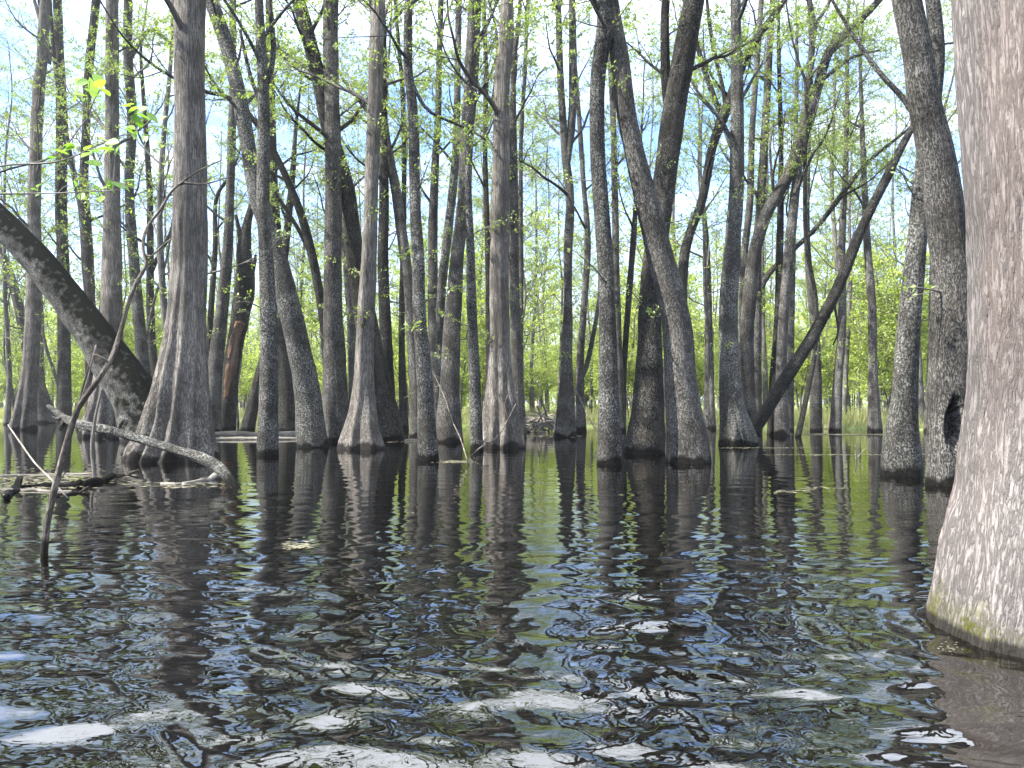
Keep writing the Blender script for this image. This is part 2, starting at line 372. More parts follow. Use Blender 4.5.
TREES = []
def T(name, label, by, pts, mat='grey', flute=0, height=None, limbs=(), stems=(), z0=6.2, nl=12, epi=6, dens=1., group=None, LL=2.6, sides=None, fine=0., lump=.07, leafsize=.062, hollow=None, crack=None, finef=(18, 3), ext=True, d=None, per=18, patch=None, crown=True, flh=1.3, wob=.02):
    SEED[0] += 1; seed = SEED[0]; rng = np.random.default_rng(seed * 13 + 5); nl = int(nl * .8)
    d = d or depth(by)
    tr = trace(pts, d, wob=wob, seed=seed)
    base = tr[-1].copy(); baseloc = np.array([base[0], base[1], 0.0])
    # below the water
    dv = nrm(tr[-1, :3] - tr[-2, :3]); foot = base.copy(); foot[:3] += dv * .55 / max(.3, -dv[2]); foot[3] *= 1.07
    rows = np.vstack([foot, tr[::-1]])
    top = rows[-1]
    if ext:
        H = height or max(top[2] + 3.2, 12 + rng.random() * 3)
        v = nrm(rows[-1, :3] - rows[-2, :3]); n = 5; p = top.copy(); hstep = (H - top[2]) / n
        for k in range(n):
            v = nrm(v + np.array([0, 0, .22]) + rng.normal(0, .09, 3)); p = p.copy()
            p[:3] += v * hstep; p[3] = max(.022, top[3] * (1 - (k + 1) / n * .86)); rows = np.vstack([rows, p])
    wpx = max(p[2] for p in pts)
    step = .011 if d < 5 else .09 if d < 16 else (.14 if d < 24 else .22)
    S = resample(rows, step=step)
    sides = sides or (56 if flute else (40 if wpx > 24 else (24 if wpx > 12 else 16)))
    amp = None
    if flute:
        amp = (flute, np.clip(.10 + .75 * np.exp(-np.clip(S[:, 2], 0, 99) / flh * 1.4), 0, .62) * np.clip((6 - S[:, 2]) / 4, .25, 1))
    root = empty(name, baseloc, label, 'tree', group)
    def sub(V): return V - baseloc
    V, Fq, bark = tube_detail(S[:, :3], S[:, 3], sides, seed, lump=lump, flute=amp, fine=fine, hollow=hollow, crack=crack, finef=finef)
    link('trunk', mesh('trunk', sub(V), Fq, M[mat], attrs={'bark': bark}), root)
    srcs = [S]
    for kind, lst in (('stem', stems), ('limb', limbs)):
        for lp in lst:
            # attach: first point on trunk at its depth
            q0 = lp[0]; i = np.argmin(np.abs(S[:, 2] - at(q0[0], q0[1], d)[2])); D0 = S[i, 1]
            rr = []
            for k, (x, y, w) in enumerate(lp):
                DD = D0 + .035 * k * (1 if len(rr) % 2 else .6); q = at(x, y, DD); rr.append([*q, max(w * DD / F_PX / 2, .006)])
            rr = np.array(rr)
            rr[0, :3] = S[i, :3]; 
            if lp[-1][1] < 12:                       # leaves the frame: carry on upwards
                v = nrm(rr[-1, :3] - rr[-2, :3]); p = rr[-1].copy()
                for k in range(3):
                    v = nrm(v + np.array([0, 0, .2]) + rng.normal(0, .1, 3)); p = p.copy(); p[:3] += v * 1.2; p[3] *= .6; rr = np.vstack([rr, p])
            s2 = resample(rr, step=.14)
            V, Fq, bark = tube_detail(s2[:, :3], s2[:, 3], 12 if kind == 'limb' else 20, seed + 70 + len(srcs), lump=.05, ref=(.1, 1, .13))
            link(kind, mesh(kind, sub(V), Fq, M[mat], attrs={'bark': bark}), root); srcs.append(s2)
    if crown:
        LP, LR = [], []; ngen = 0
        zz = S[:, 2]
        up_ = S[zz > min(z0, zz.max() - 3)]
        if len(up_) > 4:
            u = resample(up_, n=14)
            a, b = spawn(u[None, :, :3], u[None, :, 3], rng, nl, .02, .99, LL, 45, up=.6, K=8, rk=.34, wander=.36, lfall=.45, rmin=.012); 
            hq = (a[:, 0, 2] - CAM_H) / a[:, 0, 1] > .6; kp = ~(hq & (np.arange(len(a)) % 5 < 2)); a, b = a[kp], b[kp]; ngen = len(a); LP.append(a); LR.append(b)
        for s2 in srcs[1:]:
            u = resample(s2, n=8); LP.append(u[None, :, :3]); LR.append(u[None, :, 3] * .3 + .002)
        lo = S[(zz > 1.6) & (zz < z0 + 2)]
        br_parts, lv_parts = [], []
        P1, R1 = np.concatenate(LP), np.concatenate(LR)
        br, lv = grow(rng, P1, R1, d, leafsize, dens, per=per, skip=True, thin=.7)
        yy = P1[:, 0, 1] * CP + (P1[:, 0, 2] - CAM_H) * SP; hi = (P1[:, 0, 2] - CAM_H) / np.maximum(P1[:, 0, 1], .1) > .62
        gen = np.arange(len(P1)) < ngen
        for q in np.where(gen & ~hi)[0]:
            lq = resample(np.hstack([P1[q], R1[q][:, None] * np.linspace(1.25, 1, P1.shape[1])[:, None]]), step=.12)
            V, Fq, bk = tube_detail(lq[:, :3], lq[:, 3], 10, seed * 7 + int(q), lump=.09, ref=(.13, .9, .4))
            link('limb', mesh('limb', sub(V), Fq, M[mat], attrs={'bark': bk}), root)
        if (gen & hi).any(): br_parts.append(tubes(P1[gen & hi], R1[gen & hi], 6))
        br_parts.append(br); lv_parts.append(lv)
        if epi and len(lo) > 4:
            u = resample(lo, n=14)
            a, b = spawn(u[None, :, :3], u[None, :, 3], rng, epi, .02, .99, .75, 70, up=.25, K=8, rk=.2, lfall=0, rmin=.005)
            P3, R3 = spawn(a, b, rng, 5, .3, 1., .3, 50, up=.05, K=4, rmin=max(.002, .00014 * d), flat=.5)
            br_parts.append(joinVF([tubes(a, b, 5), tubes(P3, R3, 3)])); lv_parts.append(leaves(P3, rng, 7, leafsize))
        V, Fq = joinVF(br_parts); link('twig_sprays', mesh('twig_sprays', sub(V), Fq, M['twigd'] if mat == 'dark' else M['twig']), root)
        V, Fq = joinVF([(a[0], a[1]) for a in lv_parts]); tint = np.concatenate([a[2] for a in lv_parts])
        link('crown', mesh('crown', sub(V), Fq, M['leaf'], smooth=False, attrs={'tint': tint}), root)
    TREES.append((root, S)); return root, S

# near trunk on the right
T('swamp_tree', 'huge pale pinkish trunk with flaky ridged bark and green algae at its foot', None,
  [(1050, -110, 166), (1055, 0, 178), (1062, 130, 176), (1067, 256, 174), (1068, 340, 176), (1068, 400, 180), (1068, 450, 187), (1070, 500, 198), (1070, 555, 217), (1071, 605, 236), (1072, 636, 246)],
  'near', d=3.2, sides=560, finef=(17, 1.3), fine=.018, lump=.035, nl=6, epi=0, z0=4.5, height=13, LL=2.4, leafsize=.06, crack=(0.9, .42))
# mid right
T('tupelo_tree', 'thick grey trunk with a dark hollow near its foot, beside the huge pale trunk', 485,
  [(905, -8, 26), (917, 50, 27), (924, 100, 29), (935, 150, 33), (944, 200, 35), (950, 256, 36), (952, 300, 38), (950, 360, 38), (949, 420, 39), (949, 460, 40), (949, 485, 42)],
  'grey', sides=160, lump=.04, hollow=(at(960, 424, 8.8), .27, .10, .30), nl=12, epi=2, fine=.004)
T('tupelo_tree', 'grey trunk swelling to a dark wet foot, standing just before the hollow trunk', 475,
  [(932, -8, 14), (937, 50, 15), (933, 100, 15), (924, 160, 16), (918, 230, 19), (912, 290, 21), (907, 350, 23), (904, 400, 26), (901, 440, 33), (901, 475, 40)],
  'lich', limbs=[[(930, 140, 8), (907, 103, 6), (880, 73, 5), (855, 38, 4), (835, 5, 3)]], nl=12, epi=3)
T('tupelo_tree', 'big pale speckled trunk leaning up to the left, crossing in front of a darker one', 462,
  [(609, -30, 13), (613, 15, 15), (620, 60, 18), (626, 110, 19), (634, 150, 20), (645, 195, 22), (654, 230, 24), (662, 262, 26), (671, 295, 27), (678, 340, 29), (681, 390, 33), (686, 430, 39), (688, 462, 45)],
  'grey', fine=.003, sides=64)
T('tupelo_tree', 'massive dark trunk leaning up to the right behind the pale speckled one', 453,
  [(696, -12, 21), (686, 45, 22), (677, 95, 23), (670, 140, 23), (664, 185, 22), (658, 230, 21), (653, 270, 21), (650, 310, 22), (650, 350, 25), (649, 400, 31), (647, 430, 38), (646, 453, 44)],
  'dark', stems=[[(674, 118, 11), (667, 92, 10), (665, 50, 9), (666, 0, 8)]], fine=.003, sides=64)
T('tupelo_tree', 'slim wavy dark trunk left of the crossing pair', 464,
  [(606, -10, 17), (604, 30, 16), (598, 80, 15), (597, 150, 15), (601, 200, 16), (605, 256, 16), (607, 300, 16), (608, 340, 18), (609, 400, 21), (609, 464, 25)],
  'lich', nl=11, epi=5)
T('cypress_tree', 'straight brown-grey cypress with fluted foot beside the dead fallen twigs', 448,
  [(508, -8, 13), (506, 35, 15), (502, 80, 16), (501, 140, 17), (500, 220, 19), (499, 280, 20), (499, 340, 22), (500, 390, 30), (502, 420, 37), (503, 448, 43)],
  'cyp', flute=9, epi=8)
T('cypress_tree', 'largest cypress, straight grey trunk with broad fluted foot behind the fallen log', 460,
  [(190, -8, 30), (190, 100, 30), (190, 200, 33), (189, 270, 35), (187, 310, 37), (185, 345, 41), (182, 375, 48), (179, 405, 56), (176, 435, 68), (173, 460, 84)],
  'cyp', flute=11, epi=2, flh=1.6, sides=96, nl=14)
T('cypress_tree', 'slender pale cypress with flared claw-like roots at its foot', 449,
  [(379, -8, 13), (376, 60, 14), (374, 130, 14), (371, 200, 14), (369, 260, 16), (366, 320, 17), (364, 375, 19), (363, 405, 24), (362, 428, 34), (362, 449, 44)],
  'cyp', flute=6, epi=9, flh=1.0, sides=64)
T('tupelo_tree', 'tall straight grey trunk with moss-brown swollen foot, left of the claw-rooted cypress', 442,
  [(331, -8, 15), (331, 70, 15), (333, 150, 16), (333, 240, 17), (333, 300, 19), (334, 350, 22), (335, 400, 27), (335, 442, 33)],
  'grey', flute=5, flh=.6, epi=10)
T('tupelo_tree', 'long dark trunk curving in from the upper left with one sunlit side at its foot', 447,
  [(204, -25, 13), (212, 2, 14), (225, 40, 14), (238, 90, 14), (247, 140, 15), (257, 195, 16), (267, 225, 17), (277, 255, 18), (286, 292, 21), (298, 345, 23), (307, 395, 26), (313, 447, 32)],
  'lich', epi=5)
T('tupelo_tree', 'straight lichen-spotted trunk with a dark foot, standing before the curved dark trunk', 455,
  [(259, -8, 8), (263, 83, 11), (264, 130, 12), (263, 200, 13), (265, 240, 13), (268, 307, 16), (269, 370, 18), (268, 455, 21)],
  'lich', stems=[[(264, 92, 6), (273, 60, 5), (272, 25, 5), (269, -5, 4)]], limbs=[[(262, 110, 4), (250, 75, 4), (240, 30, 3)]], epi=5)
T('tupelo_tree', 'speckled slim trunk in the front row, right of the claw-rooted cypress', 460,
  [(409, -8, 8), (408, 40, 9), (408, 70, 9), (413, 117, 10), (415, 200, 11), (418, 256, 12), (419, 307, 13), (423, 357, 15), (426, 407, 17), (429, 460, 21)],
  'lich', limbs=[[(411, 72, 4), (425, 107, 3.4), (440, 117, 3), (470, 130, 2.4), (486, 140, 1.6)]], epi=9)
T('tupelo_tree', 'grey trunk widening to a pale swollen foot, behind the speckled slim trunk', 442,
  [(476, -8, 13), (471, 83, 14), (467, 133, 14), (464, 200, 14), (458, 250, 14), (455, 290, 16), (452, 340, 18), (450, 390, 20), (449, 425, 26), (449, 442, 29)],
  'grey', epi=12)
T('tupelo_tree', 'lone grey-green trunk flaring widely to a striped foot, left of the diagonal leaning pole', 445,
  [(735, -8, 10), (737, 90, 12), (737, 170, 14), (733, 240, 16), (729, 300, 18), (729, 360, 20), (731, 400, 24), (735, 425, 31), (738, 445, 38)],
  'lich', flute=7, flh=.5, epi=6)
T('tupelo_tree', 'sinuous grey trunk bending far over to the upper right', 436,
  [(884, -5, 6), (853, 27, 8), (830, 50, 9), (817, 90, 10), (803, 133, 11), (787, 177, 12), (767, 213, 12), (755, 250, 12), (750, 290, 13), (747, 340, 14), (748, 390, 14), (750, 436, 16)],
  'grey', limbs=[[(819, 82, 4), (837, 68, 4), (853, 57, 3), (880, 50, 2)], [(787, 177, 5), (776, 200, 3), (770, 150, 2.5), (774, 120, 2)]], epi=6, LL=2.2)
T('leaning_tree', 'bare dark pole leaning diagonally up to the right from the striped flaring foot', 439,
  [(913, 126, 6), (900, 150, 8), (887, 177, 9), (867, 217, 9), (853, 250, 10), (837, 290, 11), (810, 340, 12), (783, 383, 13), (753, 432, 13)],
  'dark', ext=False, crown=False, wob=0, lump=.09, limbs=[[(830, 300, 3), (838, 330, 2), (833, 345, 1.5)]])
T('leaning_tree', 'thick mossy trunk leaning steeply to the left behind the largest cypress', 441,
  [(-75, 145, 24), (-40, 182, 26), (0, 222, 28), (40, 264, 30), (80, 315, 33), (115, 365, 40), (138, 402, 48), (153, 441, 60)],
  'moss', epi=0, height=14, nl=9, sides=56, wob=0)
T('cypress_tree', 'straight cypress with fluted foot behind the mossy leaning trunk', 437,
  [(112, -8, 12), (112, 100, 13), (112, 200, 15), (112, 260, 18), (111, 330, 22), (108, 390, 29), (105, 437, 43)],
  'cyp', flute=9, epi=5)
T('cypress_tree', 'small leaning cypress with a spread foot at the far left', 430,
  [(46, -8, 10), (42, 60, 10), (38, 100, 11), (34, 200, 12), (35, 250, 13), (33, 310, 14), (31, 360, 15), (27, 400, 19), (23, 431, 26)],
  'cyp', flute=7, epi=4, limbs=[[(43, 45, 4), (50, 62, 4), (40, 20, 4), (33, -5, 3)]])
T('tupelo_tree', 'dark sinuous stem crossing behind the small leaning cypress', 423,
  [(-30, 200, 5), (-10, 235, 7), (5, 262, 8), (17, 300, 9), (28, 350, 10), (38, 385, 13), (46, 423, 22)],
  'grey', epi=3, height=13, nl=8)
T('tupelo_tree', 'straight dark trunk second from the left edge', 425,
  [(57, -8, 8), (60, 70, 9), (62, 130, 11), (61, 200, 11), (63, 260, 11), (64, 340, 12), (64, 425, 14)],
  'dark', limbs=[[(61, 100, 4), (57, 70, 4), (45, 35, 3), (38, -5, 3)]], epi=6)
T('tupelo_tree', 'thin crooked trunk just left of the straight fluted cypress', 426,
  [(97, -8, 8), (93, 30, 8), (88, 80, 8), (86, 130, 8), (84, 190, 9), (88, 250, 10), (90, 330, 10), (92, 426, 12)],
  'dark', stems=[[(86, 240, 5), (79, 200, 5), (72, 165, 5), (64, 120, 4), (55, 65, 4), (50, -5, 3)]], epi=8)
T('tupelo_tree', 'slightly bowed slim trunk between the fluted cypress and the largest cypress', 430,
  [(128, -8, 8), (128, 60, 9), (132, 110, 9), (131, 150, 9), (129, 190, 9), (133, 250, 10), (139, 320, 11), (144, 375, 13), (149, 430, 16)],
  'lich', epi=7, limbs=[[(131, 60, 4), (150, 30, 4), (175, 48, 3)]])
T('tupelo_tree', 'thin forked stem close on the left of the largest cypress', 428,
  [(141, 60, 3), (146, 133, 5), (150, 200, 6), (150, 250, 7), (151, 330, 8), (156, 390, 11), (160, 428, 15)],
  'dark', epi=4, nl=8, stems=[[(151, 275, 5), (160, 252, 4), (171, 232, 4), (176, 205, 3)]])
T('tupelo_tree', 'narrow pale stem leaning right, directly right of the largest cypress', 433,
  [(233, -8, 6), (233, 60, 7), (232, 130, 8), (229, 220, 9), (226, 270, 11), (221, 320, 13), (214, 380, 16), (210, 433, 22)],
  'grey', flute=5, flh=.5, epi=4, nl=9)
T('tupelo_tree', 'thin dark stem in the gap right of the largest cypress', 427,
  [(229, 177, 3), (216, 200, 4), (215, 250, 5), (211, 310, 6), (209, 360, 7), (208, 427, 9)], 'dark', epi=4, nl=7)
_rot, _S = T('decaying_tree', 'rotten crooked snag with a strip of orange exposed wood', 430,
  [(252, 205, 6), (247, 225, 9), (244, 250, 14), (246, 280, 18), (241, 310, 18), (233, 355, 16), (228, 400, 17), (225, 430, 20)],
  'dark', ext=False, epi=0, crown=False, limbs=[[(246, 262, 6), (240, 235, 5), (236, 215, 3)], [(243, 300, 5), (252, 275, 4), (256, 255, 3)]], lump=.12)
pts = [(240, 322, 7), (235, 345, 9), (230, 375, 9), (228, 398, 6)]
r4 = trace(pts, depth(430) - .16, seed=3); s4 = resample(r4, step=.08)
V, Fq, bk = tube_detail(s4[:, :3], s4[:, 3], 20, 400, lump=.55, fine=.03)
link('rotten_wood', mesh('rotten_wood', V - np.array(_rot.location), Fq, M['rot'], attrs={'bark': bk}), _rot)['label'] = 'orange rotten wood laid bare'
T('tupelo_tree', 'dark leaning stem right of the rotten snag', 431,
  [(292, 180, 6), (285, 250, 8), (276, 310, 9), (268, 345, 10), (260, 375, 11), (253, 405, 12), (247, 431, 15)], 'dark', epi=2, nl=7)
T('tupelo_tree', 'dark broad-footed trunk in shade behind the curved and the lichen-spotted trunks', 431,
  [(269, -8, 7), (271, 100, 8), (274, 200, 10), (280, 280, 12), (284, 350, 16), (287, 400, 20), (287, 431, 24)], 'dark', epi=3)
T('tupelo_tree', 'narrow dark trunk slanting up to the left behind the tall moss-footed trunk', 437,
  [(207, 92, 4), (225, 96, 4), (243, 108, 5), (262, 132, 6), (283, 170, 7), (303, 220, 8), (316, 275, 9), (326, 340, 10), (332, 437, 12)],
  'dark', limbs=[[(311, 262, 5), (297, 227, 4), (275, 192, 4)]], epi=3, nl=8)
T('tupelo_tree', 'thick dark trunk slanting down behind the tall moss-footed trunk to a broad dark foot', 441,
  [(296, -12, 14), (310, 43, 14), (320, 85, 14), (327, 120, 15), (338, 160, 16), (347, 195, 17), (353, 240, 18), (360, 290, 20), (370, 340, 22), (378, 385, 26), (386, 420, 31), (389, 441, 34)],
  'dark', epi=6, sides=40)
T('tupelo_tree', 'dark straight trunk close behind the slender claw-rooted cypress', 437,
  [(381, -8, 8), (383, 60, 8), (383, 130, 9), (384, 200, 10), (383, 260, 11), (386, 340, 13), (387, 400, 16), (388, 437, 20)], 'dark', epi=6, limbs=[[(383, 140, 4), (372, 118, 4), (355, 95, 4), (342, 78, 3)]])
T('tupelo_tree', 'slim trunk seen between the moss-footed trunk and the claw-rooted cypress', 430,
  [(337, 190, 6), (345, 245, 9), (350, 300, 9), (353, 370, 10), (355, 430, 13)], 'grey', epi=3, nl=7)
T('tupelo_tree', 'slanting dark trunk ending left of the speckled slim trunk', 437,
  [(374, 40, 7), (380, 90, 8), (386, 140, 9), (396, 190, 10), (402, 235, 11), (408, 280, 11), (412, 330, 11), (415, 385, 12), (417, 437, 15)], 'grey', epi=3, nl=8)
T('tupelo_tree', 'thread-thin straight trunk right of the claw-rooted cypress', 430,
  [(395, -8, 4), (399, 50, 4), (403, 100, 5), (404, 200, 5), (402, 300, 6), (402, 370, 7), (404, 430, 10)], 'dark', epi=5, nl=8)
T('tupelo_tree', 'slightly bent light trunk between two swollen grey trunks, mid frame', 434,
  [(441, -8, 6), (439, 60, 6), (438, 117, 7), (435, 170, 8), (433, 230, 10), (433, 310, 11), (437, 390, 12), (438, 434, 14)], 'grey', epi=6, nl=9)
T('tupelo_tree', 'pale narrow trunk pressed against the pale swollen foot', 435,
  [(459, -8, 6), (457, 100, 7), (455, 167, 8), (447, 240, 9), (442, 285, 9), (440, 340, 9), (441, 435, 13)], 'lich', epi=6, nl=8)
T('tupelo_tree', 'slim dark-banded trunk just left of the brown-grey fluted cypress', 450,
  [(472, 30, 5), (469, 100, 6), (468, 180, 7), (470, 240, 8), (472, 310, 10), (475, 390, 12), (477, 450, 14)], 'lich', epi=4, nl=8)
T('tupelo_tree', 'thin dark trunk touching the left side of the brown-grey fluted cypress', 432,
  [(483, -8, 4), (486, 70, 5), (485, 150, 5), (488, 256, 6), (489, 350, 7), (490, 432, 10)], 'dark', epi=5, nl=8, limbs=[[(486, 130, 3), (494, 90, 3), (497, 40, 3), (490, 2, 2)]])
T('tupelo_tree', 'grey trunk peeking out on the right of the brown-grey fluted cypress', 438,
  [(514, 60, 6), (513, 120, 7), (514, 200, 9), (514, 270, 10), (516, 340, 11), (518, 400, 13), (518, 438, 17)], 'grey', epi=5, nl=8)
T('tupelo_tree', 'pencil-thin trunk parallel to the brown-grey fluted cypress', 431,
  [(528, -8, 4), (525, 70, 4), (521, 140, 4), (521, 256, 5), (521, 350, 5), (520, 431, 7)], 'grey', epi=3, nl=7)
T('tupelo_tree', 'two-stemmed grey trunk with a dark swollen foot beside the brush pile', 437,
  [(558, -8, 6), (560, 67, 7), (565, 150, 8), (570, 200, 9), (568, 250, 9), (568, 310, 9), (567, 373, 12), (566, 410, 18), (565, 437, 24)],
  'grey', stems=[[(567, 162, 8), (572, 120, 8), (573, 60, 8), (572, 2, 7)]], epi=6)
T('tupelo_tree', 'thin crooked trunk right of the two-stemmed one', 432,
  [(575, 60, 3), (580, 130, 5), (584, 190, 5), (588, 240, 6), (584, 307, 7), (580, 367, 8), (581, 432, 11)], 'grey', stems=[[(583, 385, 5), (588, 360, 5), (598, 307, 4), (600, 270, 3)]], epi=5, nl=8)
T('tupelo_tree', 'slim trunk close on the right of the wavy dark trunk', 431,
  [(610, 60, 5), (613, 110, 6), (615, 200, 7), (616, 260, 7), (618, 340, 8), (621, 431, 11)], 'grey', epi=5, nl=8)
T('tupelo_tree', 'thin dark stem slanting left in the gap before the massive dark trunk', 431,
  [(640, 150, 3), (636, 200, 4), (633, 245, 6), (628, 307, 6), (624, 370, 6), (622, 431, 8)], 'dark', epi=4, nl=7)
T('tupelo_tree', 'dark trunk twisting up to the right from behind the pale speckled one', 440,
  [(788, -5, 5), (770, 20, 7), (757, 38, 8), (741, 68, 9), (727, 108, 10), (713, 145, 9), (702, 200, 9), (689, 236, 9), (683, 270, 10), (682, 350, 11), (683, 440, 13)],
  'dark', stems=[[(718, 118, 6), (713, 95, 6), (700, 55, 5), (690, 10, 4)], [(722, 112, 5), (721, 80, 4), (712, 40, 4), (707, 0, 3)]], epi=6, LL=2.2)
T('tupelo_tree', 'thin far trunk in the gap right of the pale speckled trunk', 428,
  [(700, 180, 4), (706, 240, 6), (709, 340, 8), (709, 428, 11)], 'grey', epi=6, nl=8)
T('tupelo_tree', 'narrow upright trunk rising beside the sinuous grey one', 435,
  [(762, -8, 5), (757, 60, 6), (752, 133, 6), (750, 200, 7), (744, 260, 7), (742, 340, 8), (744, 435, 11)], 'grey', epi=5, nl=8)
T('tupelo_tree', 'slim pale trunk crossing behind the sinuous grey trunk low down', 434,
  [(772, 5, 5), (769, 60, 7), (765, 130, 8), (761, 200, 9), (757, 250, 9), (757, 320, 9), (756, 434, 12)], 'grey', epi=5, nl=8)
T('tupelo_tree', 'slender trunk with forked top, right one of the close pair behind the leaning pole', 436,
  [(808, -8, 5), (813, 33, 6), (806, 100, 7), (798, 167, 8), (790, 245, 10), (784, 307, 10), (781, 373, 11), (782, 436, 15)],
  'grey', stems=[[(811, 42, 5), (817, 23, 4), (829, 2, 3)]], epi=6)
T('tupelo_tree', 'slender trunk with a dark foot, left one of the close pair behind the leaning pole', 435,
  [(779, 60, 4), (781, 150, 5), (780, 240, 7), (778, 323, 8), (774, 380, 9), (773, 435, 12)], 'dark', epi=5, nl=8)
T('tupelo_tree', 'thin pale trunk a little behind the close pair', 430,
  [(797, 60, 4), (795, 160, 5), (792, 270, 7), (790, 350, 8), (789, 430, 10)], 'grey', epi=5, nl=8)
T('tupelo_tree', 'thin drooping sapling slanting left over the pale shore', 437,
  [(806, 90, 3), (805, 160, 4), (806, 240, 4), (816, 300, 4), (815, 350, 4), (808, 390, 5), (798, 437, 6)], 'dark', epi=3, nl=6)
T('tupelo_tree', 'grey upright trunk on the shore right of the drooping sapling', 431,
  [(812, 60, 4), (808, 160, 5), (807, 240, 6), (812, 300, 8), (816, 350, 9), (816, 431, 12)], 'grey', epi=6, nl=8)
T('tupelo_tree', 'slim trunk with many level side twigs, mid-way along the right shore', 432,
  [(848, 15, 3), (847, 80, 4), (846, 160, 5), (842, 240, 7), (842, 323, 8), (838, 380, 9), (835, 432, 13)], 'grey', epi=22, nl=14, LL=1.8)
T('tupelo_tree', 'pale trunk standing alone on the grassy part of the right shore', 432,
  [(860, 60, 3), (863, 150, 5), (867, 240, 7), (872, 307, 8), (873, 373, 9), (875, 432, 14)], 'grey', flute=5, flh=.4, epi=6, nl=9)
T('tupelo_tree', 'narrow pinkish trunk squeezed between the wet-footed trunk and the hollow trunk', 432,
  [(934, 180, 6), (934, 260, 8), (933, 340, 9), (931, 432, 14)], 'cyp', epi=4, nl=8)
T('leaning_tree', 'thin dark branchy stem slanting up to the right above the leaning pole', 433,
  [(905, 132, 2.5), (867, 163, 4), (840, 197, 5), (817, 227, 5), (793, 250, 5), (763, 283, 6), (757, 330, 6), (758, 433, 9)], 'dark', height=12, epi=3, nl=5, z0=7)

# ------------------------------------------------------------------ ground, water
def shore(x):       # distance at which the bank starts
    return 31 + np.clip((-x - 4) * .55, 0, 14) - np.clip((x - 6) * .35, 0, 5.5) + 1.6 * (vnoise(np.stack([x * .22, x * 0, x * 0], -1), 3) - .5) * 2

gx = np.concatenate([-np.geomspace(260, 40, 30)[:-1], np.linspace(-40, 40, 161), np.geomspace(40, 260, 30)[1:]])
gy = np.concatenate([np.linspace(-60, 20, 17)[:-1], np.linspace(20, 60, 121), np.geomspace(60, 300, 40)[1:]])
GX, GY = np.meshgrid(gx, gy)
def ground_z(x, y):
    s = y - shore(x)
    isl = 0
    z = -.75 + .95 / (1 + np.exp(-s * 1.1)) + np.clip(s, 0, 200) * .006
    z = z + .16 * (fbm(np.stack([x * .35, y * .35, x * 0], -1), 3, 8) - .5) * 2 * (s > -6)
    return z
GZ = ground_z(GX, GY)
n = len(gx); ii = (np.arange(len(gy) - 1)[:, None] * n + np.arange(n - 1)[None]).ravel()
gm, t = newmat('swamp_soil')
g = t.add('ShaderNodeNewGeometry'); n1 = t.add('ShaderNodeTexNoise', in_Scale=.6, in_Detail=6.); n2 = t.add('ShaderNodeTexNoise', in_Scale=9., in_Detail=5.)
for q in (n1, n2): t.ln(g.outputs['Position'], q.inputs['Vector'])
col = mixc(t, ramp(t, n2.outputs[0], [(.35, 0.), (.65, 1.)]), (.08, .06, .04), (.24, .20, .13))
col = mixc(t, ramp(t, n1.outputs[0], [(.40, 0.), (.55, .85)]), col, (.13, .19, .04))
t.ln(col, t.bsdf.inputs['Base Color']); t.bsdf.inputs['Roughness'].default_value = .95
bp = t.add('ShaderNodeBump', in_Strength=.8, in_Distance=.08); t.ln(n2.outputs[0], bp.inputs['Height']); t.ln(bp.outputs[0], t.bsdf.inputs['Normal'])
o = link('ground', mesh('ground', np.stack([GX, GY, GZ], -1).reshape(-1, 3), np.stack([ii, ii + 1, ii + n + 1, ii + n], -1), gm)); tag(o, kind='structure')

def graded(a, b, s0, grow_, smax):
    out = [a]; s = s0
    while out[-1] < b: out.append(out[-1] + s); s = min(s * grow_, smax)
    return np.array(out)
wy = np.concatenate([[-80, -30, -10, -3, 0, 1.0], np.arange(1.5, 4.5, .016), graded(4.5, 160, .016, 1.008, 3.)])
xr = np.concatenate([np.arange(0, 3.2, .017), graded(3.2, 160, .017, 1.014, 4.)]); wx = np.concatenate([-xr[:0:-1], xr])
WX, WY = np.meshgrid(wx, wy)
sx_ = np.gradient(wx)[None]; sy_ = np.gradient(wy)[:, None]; SPC = np.maximum(sx_, sy_ * np.ones_like(sx_))
rng = np.random.default_rng(77)
dist = np.hypot(WX, WY)
calm = .06 + .94 * np.exp(-np.clip(dist - 2.2, 0, 99) / 2.1)       # the boat stirs the water near it
gust = .45 + 1.1 * fbm(np.stack([WX * .8, WY * .55, WX * 0], -1), 3, 21)
Z = np.zeros_like(WX)
wpx_ = WX + .12 * (fbm(np.stack([WX * 1.7, WY * 1.7, WX * 0], -1), 2, 31) - .5) * 2; wpy_ = WY + .12 * (fbm(np.stack([WX * 1.7, WY * 1.7, WX * 0 + 9], -1), 2, 32) - .5) * 2
for lam in np.geomspace(.085, .9, 46):
    th = rng.normal(math.pi / 2, .5) if lam < .5 else rng.normal(1.2, .6)
    k = 2 * math.pi / lam; slope = .026 * (1.0 if lam > .13 else .75)
    vis = np.clip(1.6 - SPC * 4 / lam, 0, 1)
    cm = calm if lam < .4 else calm * .8 + .03
    Z += slope / k * np.sin(k * (wpx_ * math.cos(th) + wpy_ * math.sin(th)) + rng.random() * 6.28) * vis * cm
Z *= gust
